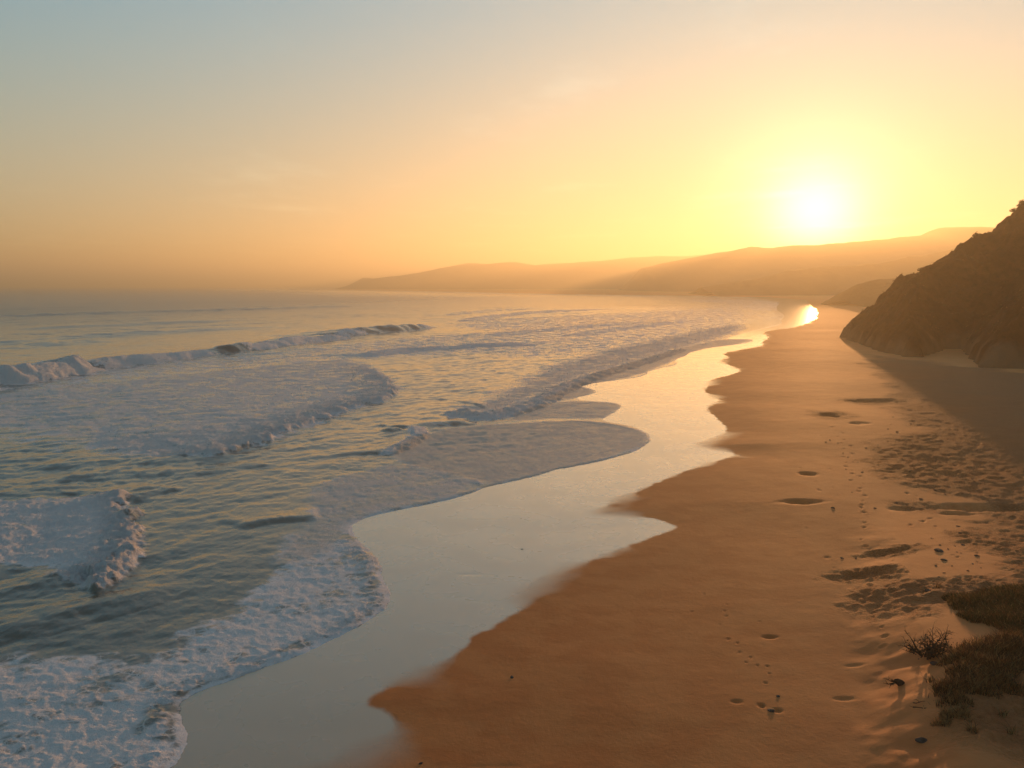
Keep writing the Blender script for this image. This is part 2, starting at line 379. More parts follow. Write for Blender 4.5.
# ------------------------------------------------------------------ materials
class NT:
    def __init__(s, name):
        s.m = bpy.data.materials.new(name); s.m.use_nodes = True; s.t = s.m.node_tree
        s.t.nodes.clear(); s.out = s.t.nodes.new('ShaderNodeOutputMaterial')
    def n(s, typ, ins=None, **kw):
        nd = s.t.nodes.new(typ)
        for k, v in kw.items(): setattr(nd, k, v)
        for k, v in (ins or {}).items():
            if isinstance(v, bpy.types.NodeSocket): s.t.links.new(v, nd.inputs[k])
            else: nd.inputs[k].default_value = v
        return nd
    def math(s, op, a, b=0., c=None, clamp=False):
        ins = {0: a, 1: b}
        if c is not None: ins[2] = c
        return s.n('ShaderNodeMath', ins, operation=op, use_clamp=clamp).outputs[0]
    def noise(s, scale, detail=3, rough=.5, vec=None, dist=0.):
        return s.n('ShaderNodeTexNoise', {'Vector': vec or s.pos, 'Scale': scale, 'Detail': detail, 'Roughness': rough, 'Distortion': dist}).outputs[0]
    def rng(s, v, a, b, c=0., d=1., smooth=True):
        return s.n('ShaderNodeMapRange', {0: v, 1: a, 2: b, 3: c, 4: d}, interpolation_type='SMOOTHSTEP' if smooth else 'LINEAR').outputs[0]
    def mix(s, f, a, b):
        nd = s.n('ShaderNodeMix', {0: f}, data_type='RGBA')
        for i, v in ((6, a), (7, b)):
            if isinstance(v, bpy.types.NodeSocket): s.t.links.new(v, nd.inputs[i])
            else: nd.inputs[i].default_value = (*v, 1)
        return nd.outputs[2]
    def geo(s):
        s.pos = s.n('ShaderNodeNewGeometry').outputs['Position']; return s
    def attr(s, nm): return s.n('ShaderNodeAttribute', attribute_name=nm).outputs['Fac']
    def bump(s, h, dist, strength=1., nrm=None):
        ins = {'Height': h, 'Distance': dist, 'Strength': strength}
        if nrm is not None: ins['Normal'] = nrm
        return s.n('ShaderNodeBump', ins).outputs[0]
    def surf(s, x): s.t.links.new(x, s.out.inputs['Surface']); return s.m

def m_sand():
    s = NT('beach sand').geo()
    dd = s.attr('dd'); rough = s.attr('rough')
    e = s.math('ADD', dd, s.math('MULTIPLY', s.math('SUBTRACT', s.noise(1.2, 4), .5), .5))
    wd = s.math('ADD', .12, s.math('MULTIPLY', s.rng(s.noise(.22, 2), .42, .62), 1.1))
    wet = s.rng(s.math('DIVIDE', e, wd), -.8, 1.2, 1., 0.)
    damp = s.rng(s.math('ADD', e, s.math('MULTIPLY', s.math('SUBTRACT', s.noise(.12, 3), .5), 12.)), 2., 30.0, 1., 0.)
    big = s.noise(.25, 4, .6); fine = s.noise(40., 3, .7)
    dryc = s.mix(s.rng(big, .35, .65), (.60, .24, .09), (.68, .29, .12))
    dryc = s.mix(s.math('MULTIPLY', fine, .35), dryc, (.30, .19, .11))
    dryc = s.mix(s.math('MULTIPLY', rough, .8), dryc, (.26, .16, .11))  # shade over the rough sand is partly painted in as a darker colour
    dampc = s.mix(s.rng(s.noise(.7, 4), .4, .6), (.52, .15, .045), (.58, .185, .058))
    c = s.mix(damp, dryc, dampc)
    c = s.mix(wet, c, (.48, .28, .13))  # wet tone lifted: some of the film's reflected brightness is put into the colour
    # scattered grains of shell and dark specks
    vor = s.n('ShaderNodeTexVoronoi', {'Vector': s.pos, 'Scale': 3.1}).outputs[0]
    spk = s.math('MULTIPLY', s.rng(vor, .07, .04), s.rng(rough, .15, .6))
    c = s.mix(spk, c, (.07, .05, .04))
    h1 = s.noise(1.6, 5, .62); h2 = s.noise(9., 4, .7); h3 = s.noise(28., 2, .6)
    dryness = s.math('SUBTRACT', 1., wet)
    b = s.bump(h1, .028, s.math('MULTIPLY', dryness, .55))
    b = s.bump(h2, s.math('ADD', .006, s.math('MULTIPLY', rough, .22)), s.math('MULTIPLY', dryness, 1.), b)
    b = s.bump(h3, s.math('ADD', .0022, s.math('MULTIPLY', rough, .03)), s.math('MULTIPLY', dryness, 1.), b)
    dry = s.n('ShaderNodeBsdfPrincipled', {'Base Color': c, 'Roughness': .75, 'Sheen Weight': .35, 'Sheen Roughness': .45, 'Sheen Tint': (1., .52, .24, 1.), 'Specular IOR Level': .08, 'Specular Tint': (1., .60, .30, 1.), 'Normal': b})
    wn = s.bump(s.noise(1.1, 3, .5), .004, .5)
    wn = s.bump(s.noise(7., 3, .6), .0012, .6, wn)
    wr = s.rng(s.noise(.5, 3), .1, .9, .22, .34)
    wetb = s.n('ShaderNodeBsdfPrincipled', {'Base Color': c, 'Roughness': wr, 'IOR': 1.42, 'Specular IOR Level': .75, 'Normal': wn,
               'Coat Weight': 1., 'Coat Roughness': .07, 'Coat IOR': 1.5, 'Coat Normal': wn})
    mx = s.n('ShaderNodeMixShader', {0: wet, 1: dry.outputs[0], 2: wetb.outputs[0]})
    return s.surf(mx.outputs[0])

def m_sea():
    s = NT('sea water').geo()
    f = s.attr('foam'); br = s.attr('bore'); dw = s.attr('dw')
    # foam lace
    warp = s.n('ShaderNodeVectorMath', {0: s.pos, 1: s.n('ShaderNodeVectorMath', {0: s.n('ShaderNodeTexNoise', {'Vector': s.pos, 'Scale': 1.3, 'Detail': 3.}).outputs[1], 1: (.5, .5, .2)}, operation='MULTIPLY').outputs[0]}, operation='ADD').outputs[0]
    v0 = s.n('ShaderNodeTexVoronoi', {'Vector': warp, 'Scale': 1.15}, feature='DISTANCE_TO_EDGE').outputs[0]
    v1 = s.n('ShaderNodeTexVoronoi', {'Vector': warp, 'Scale': 3.1}, feature='DISTANCE_TO_EDGE').outputs[0]
    v2 = s.n('ShaderNodeTexVoronoi', {'Vector': warp, 'Scale': 11.}, feature='DISTANCE_TO_EDGE').outputs[0]
    lace = s.math('MINIMUM', s.math('MULTIPLY', v0, 1.7), s.math('ADD', s.math('MULTIPLY', v1, 2.2), .10))
    lace = s.math('MINIMUM', lace, s.math('ADD', s.math('MULTIPLY', v2, 2.2), .22))
    nz = s.noise(2.2, 5, .65); nl = s.noise(.45, 3, .55)
    # threshold: the denser the foam the more the cells fill
    th = s.math('ADD', s.math('MULTIPLY', f, .95), s.math('MULTIPLY', s.math('SUBTRACT', nz, .5), 1.1))
    th = s.math('ADD', th, s.math('MULTIPLY', s.math('SUBTRACT', nl, .5), 2.0))
    cov = s.rng(s.math('SUBTRACT', th, lace), -.12, .42)
    cov = s.math('MULTIPLY', cov, s.rng(f, .02, .22))
    # the thin matte bubble film of spent swash
    film = s.math('MULTIPLY', s.attr('film'), s.rng(s.noise(5., 3), .2, .6, .7, 1.))
    cov = s.math('MAXIMUM', cov, film)
    fc = s.mix(s.math('MAXIMUM', s.noise(3., 3), br), (.78, .71, .71), (.92, .87, .86))
    fc = s.mix(s.math('MULTIPLY', s.attr('film'), .9), fc, (.62, .49, .39))
    h = s.math('ADD', s.noise(4.5, 5, .75), s.math('MULTIPLY', s.noise(13., 4, .75), .8))
    fb = s.bump(h, s.math('ADD', .034, s.math('MULTIPLY', br, .16)), 1.)
    fo = s.n('ShaderNodeBsdfPrincipled', {'Base Color': fc, 'Roughness': .75, 'Specular IOR Level': .25, 'Normal': fb})
    # water
    dp = s.rng(dw, 0., 30.)
    wc = s.mix(dp, (.17, .15, .115), (.125, .145, .13))
    st = s.n('ShaderNodeVectorMath', {0: s.pos, 1: (1., .55, 1.)}, operation='MULTIPLY').outputs[0]
    sc1 = s.rng(dw, .1, 5., .10, 1.)
    wb = s.bump(s.noise(.55, 4, .55, st), s.math('MULTIPLY', .12, sc1), .6)
    wb = s.bump(s.noise(2.1, 4, .6, st, .4), s.math('MULTIPLY', .04, sc1), .7, wb)
    wb = s.bump(s.noise(8., 3, .6, st), s.math('MULTIPLY', .011, sc1), .8, wb)
    wa = s.n('ShaderNodeBsdfPrincipled', {'Base Color': wc, 'Roughness': s.rng(dw, 20., 300., .12, .30), 'IOR': 1.34, 'Normal': wb})
    mx = s.n('ShaderNodeMixShader', {0: cov, 1: wa.outputs[0], 2: fo.outputs[0]})
    return s.surf(mx.outputs[0])

def m_earth(name, c1, c2, c3, sc_, bd, rough=.95, c4=None):
    s = NT(name).geo()
    c = s.mix(s.rng(s.noise(sc_, 5, .65), .38, .62), c1, c2)
    c = s.mix(s.rng(s.noise(sc_*3.7, 4, .6), .5, .72), c, c3)
    if c4: c = s.mix(s.attr('low'), c, c4)
    b = s.bump(s.noise(sc_*4, 6, .7), bd, 1.)
    p = s.n('ShaderNodeBsdfPrincipled', {'Base Color': c, 'Roughness': rough, 'Specular IOR Level': .1, 'Normal': b})
    return s.surf(p.outputs[0])
def m_plain(name, a, b, sc_=8., rough=.85, bd=.005, transl=0.):
    s = NT(name).geo()
    c = s.mix(s.rng(s.noise(sc_, 3, .6), .35, .65), a, b)
    p = s.n('ShaderNodeBsdfPrincipled', {'Base Color': c, 'Roughness': rough, 'Specular IOR Level': .2, 'Normal': s.bump(s.noise(sc_*4, 3), bd, 1.)})
    o = p.outputs[0]
    if transl:
        t = s.n('ShaderNodeBsdfTranslucent', {'Color': c})
        o = s.n('ShaderNodeMixShader', {0: transl, 1: o, 2: t.outputs[0]}).outputs[0]
    return s.surf(o)

# ------------------------------------------------------------------ ground and sea
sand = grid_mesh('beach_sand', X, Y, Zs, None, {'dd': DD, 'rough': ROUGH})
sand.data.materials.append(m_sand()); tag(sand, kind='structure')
sea = grid_mesh('sea', X, Y, Zw, DW > -.45, {'foam': foam, 'bore': bore, 'dw': DW, 'film': film})
sea.data.materials.append(m_sea()); tag(sea, kind='structure')

# ------------------------------------------------------------------ cliff headland
nose = Vector(G(843, 339))
west = np.array([(70, -40), (66, 20), (64.5, 70), G(1040, 373), G(1001, 373), G(976, 371), G(969, 361), G(960, 352), G(945, 352), G(926, 361), G(905, 360), G(880, 355), G(868, 349), G(858, 345), G(843, 339)])
gx = np.concatenate([np.arange(52, 130, .36), np.arange(130, 330, 2.2)]); gy = np.concatenate([np.arange(-30, 80, 1.6), np.arange(80, 200, .36)])
CX, CY = np.meshgrid(gx, gy); CX = CX.astype(np.float32); CY = CY.astype(np.float32)
wl = np.vstack([west, [(nose.x+.6, nose.y+6)]])
d1 = sdf_poly(CX, CY, np.vstack([wl, [(nose.x+1, 600), (900, 600), (900, -40)]]))
d2 = (nose.y+3+.10*(CX-nose.x)+2.0*vnoise(CX*.15, CX*0, 3)-CY)
d1 = d1+fbm(CX*.16, CY*.16, 611, 3)*2.0*sstep(0, 8, d1)+fbm(CX*.6, CY*.6, 613, 3)*.6
gully = np.abs(fbm(CX*.035+CY*.02, CY*.11, 617, 4))
z1 = 38*(1-np.exp(-np.maximum(d1, 0)/34.))
z1 = z1-gully*8.5*sstep(1., 14., d1)+1.3
rill = 1-np.abs(vnoise(CX*.05+.3*fbm(CX*.1, CY*.1, 640, 2), CY*.42, 641))*2
z1 = z1+rill*1.1*sstep(0., 8., d1)+fbm(CX*.3, CY*.3, 621, 4)*1.8*sstep(0., 6., d1)+fbm(CX*1.3, CY*1.3, 625, 3)*.5*sstep(0., 3., d1)
z1 = np.where(d1 > 0, np.minimum(z1, 2.4*d1+fbm(CX*.5, CY*.5, 627, 3)*1.2), 2.0*d1)
zc = np.minimum(z1, 1.0+2.2*np.maximum(d2, -1)+fbm(CX*.4, CY*.4, 629, 3))
zc = np.where((d1 < -.5) | (d2 < -.5), -1.5, zc)
low = sstep(3.2, .6, zc+fbm(CX*.25, CY*.25, 631, 3)*2.2)
cliff = grid_mesh('cliff', CX, CY, zc, (d1 > -1.6) & (d2 > -2.5), {'low': low})
cliff.data.materials.append(m_earth('cliff earth and scrub', (.04, .012, .004), (.09, .028, .009), (.022, .008, .003), .33, .5, c4=(.24, .14, .08))); tag(cliff, kind='structure')
def cliff_z(x, y):
    i = int(np.clip(np.searchsorted(gy, y)-1, 0, len(gy)-2)); j = int(np.clip(np.searchsorted(gx, x)-1, 0, len(gx)-2))
    return float(zc[i, j])

# ------------------------------------------------------------------ far hills: real ridges with width and gullies
def hills(name, D, outline, width, seed, m, zbase=-2., x_extra=(0, 0), tilt=0.):
    pts = [( (px-512)/F*D, CAMZ+(HOR-py)/F*D) for px, py in outline]
    px = np.array([p[0] for p in pts]); pz = np.array([p[1] for p in pts])
    n = 420; mrows = 110
    xs = np.linspace(px[0], px[-1], n); v = np.linspace(-1, 1, mrows)
    V, XS = np.meshgrid(v, xs, indexing='ij')
    R = np.interp(XS, px, pz)
    w = width*(.55+.45*R/pz.max())
    YS = D+tilt*(XS-px.mean())+V*w+0*R
    L = width*.6
    gull = np.abs(fbm(XS/L+.3*V, V*w/(L*2.2)+seed, seed, 4))
    prof = (1-np.abs(V)**1.35)
    Z = (R-zbase)*prof*(1-.5*gull*sstep(.0, .35, np.abs(V)))+zbase
    Z = Z+fbm(XS/(L*.25), YS/(L*.25), seed+7, 4)*pz.max()*.03*prof
    o = grid_mesh(name, XS.astype(np.float32), YS.astype(np.float32), Z.astype(np.float32))
    o.data.materials.append(m); tag(o, kind='structure'); return o
mh = m_earth('hill scrub', (.05, .042, .022), (.09, .065, .035), (.035, .035, .02), .01, 4.)
hills('hills', 2400, [(342,291),(354,284.5),(362,280),(367,277),(374,278),(395,276.5),(420,273),(440,268.5),(468,263.5),(490,264),(515,263),(535,265.5),(560,263.5),(600,261),(630,258),(655,256),(680,256),(720,254),(760,250),(820,250),(900,252),(1000,260),(1150,275)], 500, 3, mh)
hills('hills', 1500, [(625,291),(636,278),(640,267),(680,259),(702,255),(724,252),(747,247),(768,247.5),(790,245.5),(815,246),(840,243.5),(865,240.5),(885,239.5),(894,237.5),(919,235.5),(926,231.5),(937,228.5),(955,228),(969,227),(1000,228),(1060,232),(1150,240),(1300,270)], 400, 5, mh)
hills('hills', 900, [(700,288),(750,280),(780,273),(810,268),(850,266.5),(875,264.5),(893,261),(905,257.5),(918,257),(935,252),(970,244),(1030,240),(1150,262)], 150, 8, mh)
hills('headland', 430, [(842,300),(846,293),(850,287),(856,284),(868,280.5),(882,279),(897,277.5),(930,270),(980,262),(1080,258),(1200,270)], 70, 12, mh)

# ------------------------------------------------------------------ vegetation helpers
def mesh_obj(name, V, Fc, mats, parent=None, smooth=False, midx=None):
    me = bpy.data.meshes.new(name); me.from_pydata(V, [], Fc)
    for m in (mats if isinstance(mats, list) else [mats]): me.materials.append(m)
    if midx: me.polygons.foreach_set('material_index', midx)
    if smooth: me.polygons.foreach_set('use_smooth', [True]*len(Fc))
    me.update(); o = bpy.data.objects.new(name, me); COL.objects.link(o)
    if parent: o.parent = parent
    return o
def empty(name, loc):
    o = bpy.data.objects.new(name, None); o.location = loc; COL.objects.link(o); return o
M_green = m_plain('dune grass green', (.045, .055, .018), (.075, .075, .025), 5., .8, .002, .3)
M_straw = m_plain('dry grass', (.30, .18, .075), (.42, .27, .12), 9., .8, .002, .45)
M_rust = m_plain('rusty dry stems', (.16, .075, .032), (.24, .12, .05), 9., .85, .002, .4)
M_bark = m_plain('dark twig bark', (.030, .020, .014), (.060, .042, .030), 14., .9, .003)
M_stone = m_plain('dark beach stone', (.045, .036, .030), (.10, .080, .064), 9., .8, .01)
M_leaf = m_plain('scrub leaf', (.04, .040, .016), (.08, .065, .026), 3., .85, .003, .2)

def blades(n, pos_fn, h0, h1, w, lean, seed, zfn=None, mat_fn=None):
    r = random.Random(seed); V = []; Fc = []; mi = []
    for _ in range(n):
        bx, by, bz, hs = pos_fn(r)
        h = r.uniform(h0, h1)*hs; a = r.uniform(0, 6.283); ln = r.uniform(.1, 1)*lean*h
        ca, sa = math.cos(a), math.sin(a); fa = r.uniform(0, 6.283); wx_, wy_ = math.cos(fa)*w, math.sin(fa)*w
        k0 = len(V)
        for q in (0, .4, .75):
            ox = ca*ln*q*q; oy = sa*ln*q*q; z = bz+h*q*(1-.25*q*lean); ww = (1-q*.6)
            V += [(bx+ox-wx_*ww, by+oy-wy_*ww, z), (bx+ox+wx_*ww, by+oy+wy_*ww, z)]
        V.append((bx+ca*ln, by+sa*ln, bz+h*(1-.25*lean)))
        m_ = mat_fn(r) if mat_fn else 0
        Fc += [(k0, k0+1, k0+3, k0+2), (k0+2, k0+3, k0+5, k0+4), (k0+4, k0+5, k0+6)]; mi += [m_]*3
    return V, Fc, mi

def tussock(px, py, rad, n, h, label, cat, mats, weights, seed, lean=.9, name='grass_tussock', group=None, dome=0., stems=0):
    c = onsand(px, py); root = empty(name, c)
    r0 = rad
    def pos(r):
        a = r.uniform(0, 6.283); q = math.sqrt(r.random())*r0*(1+.25*math.sin(a*3+seed))
        x = math.cos(a)*q; y = math.sin(a)*q*.85
        z = bil(Zs, c.x+x, c.y+y)-c.z-.02
        return x, y, z, (1-.45*(q/r0)**2)*r.choice((.6, .8, 1, 1))
    V, Fc, mi = blades(int(n*.7), pos, h*.5, h*1.6, .0085, lean, seed, mat_fn=lambda r: r.choices(range(len(mats)), weights)[0])
    mesh_obj('blades', V, Fc, mats, root, midx=mi)
    if stems:
        rr = random.Random(seed+5); V = []; Fc = []
        for k in range(stems):
            a = rr.uniform(0, 6.283); q = rr.random()*r0*.7; b = Vector((math.cos(a)*q, math.sin(a)*q, 0)); b.z = bil(Zs, c.x+b.x, c.y+b.y)-c.z
            tip = b+Vector((rr.uniform(-.2, .2), rr.uniform(-.2, .2), h*rr.uniform(1.0, 1.4)))
            tube(V, Fc, [b, (b+tip)/2+Vector((.02, 0, .03)), tip], [.005, .004, .002])
        mesh_obj('stems', V, Fc, M_bark, root)
    tag(root, label, cat, group); return root

def tube(V, Fc, pts, rad, k=5):
    base = len(V); up = Vector((.3, .2, 1)).normalized()
    for i, p in enumerate(pts):
        d = (pts[min(i+1, len(pts)-1)]-pts[max(i-1, 0)])
        if d.length < 1e-6: d = Vector((0, 0, 1))
        d.normalize(); a = d.cross(up)
        if a.length < .05: a = d.cross(Vector((1, 0, 0)))
        a.normalize(); b = d.cross(a)
        for j in range(k):
            t = 2*math.pi*j/k; q = p+(a*math.cos(t)+b*math.sin(t))*rad[i]; V.append(tuple(q))
    for i in range(len(pts)-1):
        for j in range(k):
            u, v = base+i*k+j, base+i*k+(j+1) % k
            Fc.append((u, v, v+k, u+k))
    Fc.append(tuple(base+j for j in range(k))[::-1]); Fc.append(tuple(base+(len(pts)-1)*k+j for j in range(k)))

def branchy(V, Fc, p, d, length, r, depth, rr):
    n = 4; pts = [p]; rad = [r]; q = p.copy()
    for i in range(n):
        d = (d+Vector((rr.gauss(0, .28), rr.gauss(0, .28), rr.gauss(0, .22)))).normalized()
        q = q+d*length/n; pts.append(q.copy()); rad.append(r*(1-.6*(i+1)/n))
    tube(V, Fc, pts, rad, 5 if depth > 1 else 4)
    if depth > 0:
        for i in range(rr.randint(2, 4)):
            k = rr.randint(1, n); dd_ = (d+Vector((rr.gauss(0, .8), rr.gauss(0, .8), rr.gauss(.25, .5)))).normalized()
            branchy(V, Fc, pts[k], dd_, length*rr.uniform(.4, .7), rad[k]*.8, depth-1, rr)

# the low dark green grass mound
c = onsand(985, 625); rt = empty('grass_mound', c)
gp = [onsand(px, py) for px, py in ((941,607),(944,597),(965,591),(1000,588),(1040,586),(1075,592),(1075,628),(1030,637),(1000,634),(975,626),(952,613))]
gpoly = np.array([(p.x, p.y) for p in gp])
bx0, bx1, by0, by1 = gpoly[:, 0].min(), gpoly[:, 0].max(), gpoly[:, 1].min(), gpoly[:, 1].max()
cand = np.stack([rng.uniform(bx0, bx1, 26000), rng.uniform(by0, by1, 26000)], -1).astype(np.float32)
sdc = sdf_poly(cand[:, 0], cand[:, 1], chaikin(gpoly, 2, True))+fbm(cand[:, 0]*1.6, cand[:, 1]*1.6, 5, 3)*.55
cand = cand[sdc > 0]; sdc = sdc[sdc > 0]
it = iter(range(len(cand)))
def posm(r):
    i = next(it); x, y = cand[i]; hs = min(1., .45+sdc[i]*.7)*(.75+.5*float(vnoise(np.array([x*1.6]), np.array([y*1.6]), 4)[0]*.5+.25))
    return float(x)-c.x, float(y)-c.y, bil(Zs, float(x), float(y))-c.z-.03, hs
V, Fc, mi = blades(len(cand), posm, .22, .55, .010, 1.1, 5, mat_fn=lambda r: r.choices((0, 1, 2), (6, 1.2, 4))[0])
mesh_obj('blades', V, Fc, [M_green, M_straw, M_rust], rt, midx=mi)
tag(rt, 'low dark green grass mound at the right edge above the dead shrub', 'grass')

tus = [(960,660,.42,1400,.34,'rust brown dry grass tuft just right of the leafless shrub'),
       (985,652,.55,1900,.38,'wide rusty grass tussock just below the green grass mound'),
       (1012,645,.55,1900,.40,'tall dry brown tussock against the right edge of the photo below the green mound'),
       (948,690,.36,1300,.32,'dark brown grass tuft above the fallen twigs on the sand'),
       (975,688,.48,1600,.30,'dense brown tussock in the middle of the dry grass patch'),
       (1000,684,.48,1600,.30,'brown tussock where the dry grass meets bare shaded sand at right'),
       (957,715,.30,900,.24,'small pale straw tuft reaching down onto the shaded sand'),
       (943,723,.20,420,.20,'lowest and smallest straw tuft lying on the shaded sand'),
       (1022,668,.45,1300,.30,'thin brown grass at the right edge over shaded sand')]
tus += [(966,674,.45,1500,.32,'rusty grass tuft filling the gap between the leafless shrub and the middle tussock'),
        (992,669,.5,1700,.36,'tall rust brown tuft in the centre of the dry grass patch'),
        (955,702,.34,900,.26,'brown grass fringe just above the small pale straw tuft'),
        (1020,655,.5,1600,.36,'dark brown grass under the right end of the green mound')]
for k, (px, py, rad, n, h, lb) in enumerate(tus):
    pale = k in (6, 7)
    tussock(px, py, rad, n, h, lb, 'grass', [M_rust, M_straw, M_green, M_bark], (2, 6, 0, 1) if pale else (6, 2.2, 1, 2.5), 100+k, lean=1.2 if pale else .9, group='dry grass tussocks by the dune', stems=0)

# dead shrub
c = onsand(934, 656); rt = empty('dead_shrub', c); rr = random.Random(5)
V, Fc = [], []
for k in range(13):
    a = rr.uniform(0, 6.283)
    branchy(V, Fc, Vector((rr.uniform(-.38, .38), rr.uniform(-.15, .15), -.03)), Vector((math.cos(a)*.9, math.sin(a)*.5, rr.uniform(.4, 1.1))).normalized(), rr.uniform(.35, .55), .028, 3, rr)
mesh_obj('branches', V, Fc, M_bark, rt)
V, Fc = [], []
for k in range(420):
    p = Vector((rr.gauss(0, .30), rr.gauss(0, .16), abs(rr.gauss(.22, .12))))
    s = rr.uniform(.015, .035); n = Vector((rr.gauss(0, 1), rr.gauss(0, 1), rr.gauss(0, 1))).normalized(); u = n.orthogonal().normalized()*s; w_ = n.cross(u)*.6
    b = len(V); V += [tuple(p-u), tuple(p+w_), tuple(p+u), tuple(p-w_)]; Fc.append((b, b+1, b+2, b+3))
mesh_obj('withered_leaves', V, Fc, M_bark, rt)
tag(rt, 'leafless dark shrub with tangled bare twigs on lit sand left of the grass', 'shrub')
c = onsand(946, 640); rt = empty('dead_sapling', c); V, Fc = [], []
branchy(V, Fc, Vector((0, 0, -.02)), Vector((0.05, 0, 1)), .34, .013, 2, random.Random(9)); branchy(V, Fc, Vector((0, 0, -.02)), Vector((-.3, 0, 1)).normalized(), .3, .01, 2, random.Random(19))
mesh_obj('branches', V, Fc, M_bark, rt)
tag(rt, 'single forked dead sapling standing between the green mound and leafless shrub', 'shrub')
c = onsand(922, 706); rt = empty('fallen_twigs', c); V, Fc = [], []; rr = random.Random(12)
for k in range(9):
    a = rr.uniform(-.5, 1.2); branchy(V, Fc, Vector((rr.uniform(-.25, .25), rr.uniform(-.15, .15), .01)), Vector((math.cos(a), math.sin(a), .2)).normalized(), rr.uniform(.2, .4), .011, 1, rr)
mesh_obj('branches', V, Fc, M_bark, rt)
tag(rt, 'low heap of broken dark twigs lying below the shrub at the sand ridge', 'twigs')

# ------------------------------------------------------------------ stones, driftwood, weed scraps
def stone_mesh(seed, sx, sy, sz, name='stone'):
    r = random.Random(seed); bm = bmesh.new(); bmesh.ops.create_icosphere(bm, subdivisions=3, radius=1)
    off = Vector((r.uniform(0, 50), r.uniform(0, 50), r.uniform(0, 50)))
    from mathutils import noise as mn
    for v in bm.verts:
        d = 1+.28*mn.noise(v.co*1.1+off)+.12*mn.noise(v.co*2.9+off)
        q = v.co*d; v.co = Vector((q.x*sx, q.y*sy, max(q.z, -.35)*sz))
    me = bpy.data.meshes.new(name); bm.to_mesh(me); bm.free(); me.materials.append(M_stone)
    me.polygons.foreach_set('use_smooth', [True]*len(me.polygons)); return me
SM = [stone_mesh(k, 1, r_, h_) for k, (r_, h_) in enumerate(((.7, .55), (.85, .7), (.55, .4), (.9, .5), (.6, .8), (.75, .35)))]
def stone(px, py, size, label, k=0, group=None, name='beach_stone', cat='stone'):
    p = onsand(px, py); me = SM[k % 6]
    o = bpy.data.objects.new(name, me); COL.objects.link(o)
    o.location = (p.x, p.y, p.z+size*.05); o.scale = (size, size, size*.6); o.rotation_euler = (random.uniform(-.15, .15), random.uniform(-.15, .15), random.uniform(0, 6.28))
    tag(o, label, cat, group); return o
stone(771,710,.10,'dark flat stone alone on smooth orange sand, lowest in the middle of the beach',3)
stone(778,696,.055,'small dark stone just above the lowest lone stone on smooth sand',1)
stone(512,677,.075,'small black stone alone on damp sand near the wet edge',2)
stone(421,763,.05,'tiny dark pebble on damp sand at the bottom edge of the photo',4)
stone(522,549,.05,'tiny dark pebble lying on the shiny wet sand',0)
stone(934,664,.12,'rounded dark stone half buried in front of the leafless shrub',1)
stone(922,741,.13,'dark stone with a blunt top on the shaded slope in the bottom right',4)
stone(929,591,.12,'dark stone with a long shadow just above left of the green mound',0)
stone(939,551,.20,'largest dark rock among the scattered stones left of the trampled sand',0)
stone(944,560,.12,'low dark rock right below the largest rock of the strand line',3)
# driftwood stump
p = onsand(898, 686); rt = empty('driftwood_stump', p); V, Fc = [], []; rr = random.Random(3)
tube(V, Fc, [Vector((.14, .03, -.03)), Vector((.06, 0, .07)), Vector((-.02, 0, .12)), Vector((-.09, -.02, .13))], [.10, .09, .07, .05], 9)
mesh_obj('trunk', V, Fc, M_bark, rt, smooth=True); V, Fc = [], []
for a, l in ((2.6, .22), (3.3, .26), (3.9, .2), (2.0, .15)):
    branchy(V, Fc, Vector((-.06, 0, .10)), Vector((math.cos(a), math.sin(a)*.6, .15 if a < 3 else -.2)).normalized(), l, .018, 1, rr)
mesh_obj('broken_roots', V, Fc, M_bark, rt)
tag(rt, 'short broken driftwood stump with snapped roots alone on lit sand left of the grass', 'driftwood')
# loose scraps along the strand line, near-identical
scr = [(931,538),(940,545),(950,540),(955,546),(948,549),(957,552),(963,545),(936,566),(952,566),(961,553),(977,556),(973,564),(981,568),(968,571),(944,573),(939,577),(960,533),(958,526),(962,530),
       (924,486),(929,488),(918,484),(935,490),(897,503),(902,502),(921,499),(945,494),(910,471),(914,468),(881,437),(891,434),(897,432),(903,430),(888,429),(911,424),(918,417),(903,414),(893,417),(843,453),(848,457),(846,469),(862,472),(838,443),(830,440),(826,442),(866,448),(878,445),(858,462),(852,492),
       (842,558),(856,558),(875,508),(833,508)]
for k, (px, py) in enumerate(scr):
    dist = CAMZ*F/(py-HOR)
    stone(px, py, random.uniform(.02, .065)*(1+dist/90), 'small dark chip among the many scattered along the strand line of the dry beach', k, 'small dark chips scattered along the strand line', name='stone_chip', cat='stone')

# bushes on the cliff skyline and scrub over its face
def leafball(name, x, y, z, r, label, seed, n=420):
    rr = random.Random(seed); rt = empty(name, (x, y, z)); V, Fc = [], []
    for k in range(n):
        d = Vector((rr.gauss(0, 1), rr.gauss(0, 1), rr.gauss(.2, .8))).normalized()*r*rr.uniform(.45, 1.)*(1+.3*math.sin(d_ := rr.random()*6))
        d.z = abs(d.z)*.9+.1*r
        s = r*rr.uniform(.10, .2); n_ = Vector((rr.gauss(0, 1), rr.gauss(0, 1), rr.gauss(0, 1))).normalized(); u = n_.orthogonal().normalized()*s; w_ = n_.cross(u)*.7
        b = len(V); V += [tuple(d-u), tuple(d+w_), tuple(d+u), tuple(d-w_)]; Fc.append((b, b+1, b+2, b+3))
    mesh_obj('leaves', V, Fc, M_leaf, rt)
    V, Fc = [], []; branchy(V, Fc, Vector((0, 0, -.3)), Vector((0, 0, 1)), r*1.2, .06*r+.02, 2, rr); mesh_obj('stems', V, Fc, M_bark, rt)
    tag(rt, label, 'bush', 'bushes on the cliff skyline')
def skyline(px):
    a = (px-512)/F; best = None
    for yy in np.arange(110, 184, .5):
        z = cliff_z(a*yy, yy); e = (z-CAMZ)/yy
        if best is None or e > best[0]: best = (e, a*yy, yy, z)
    return best
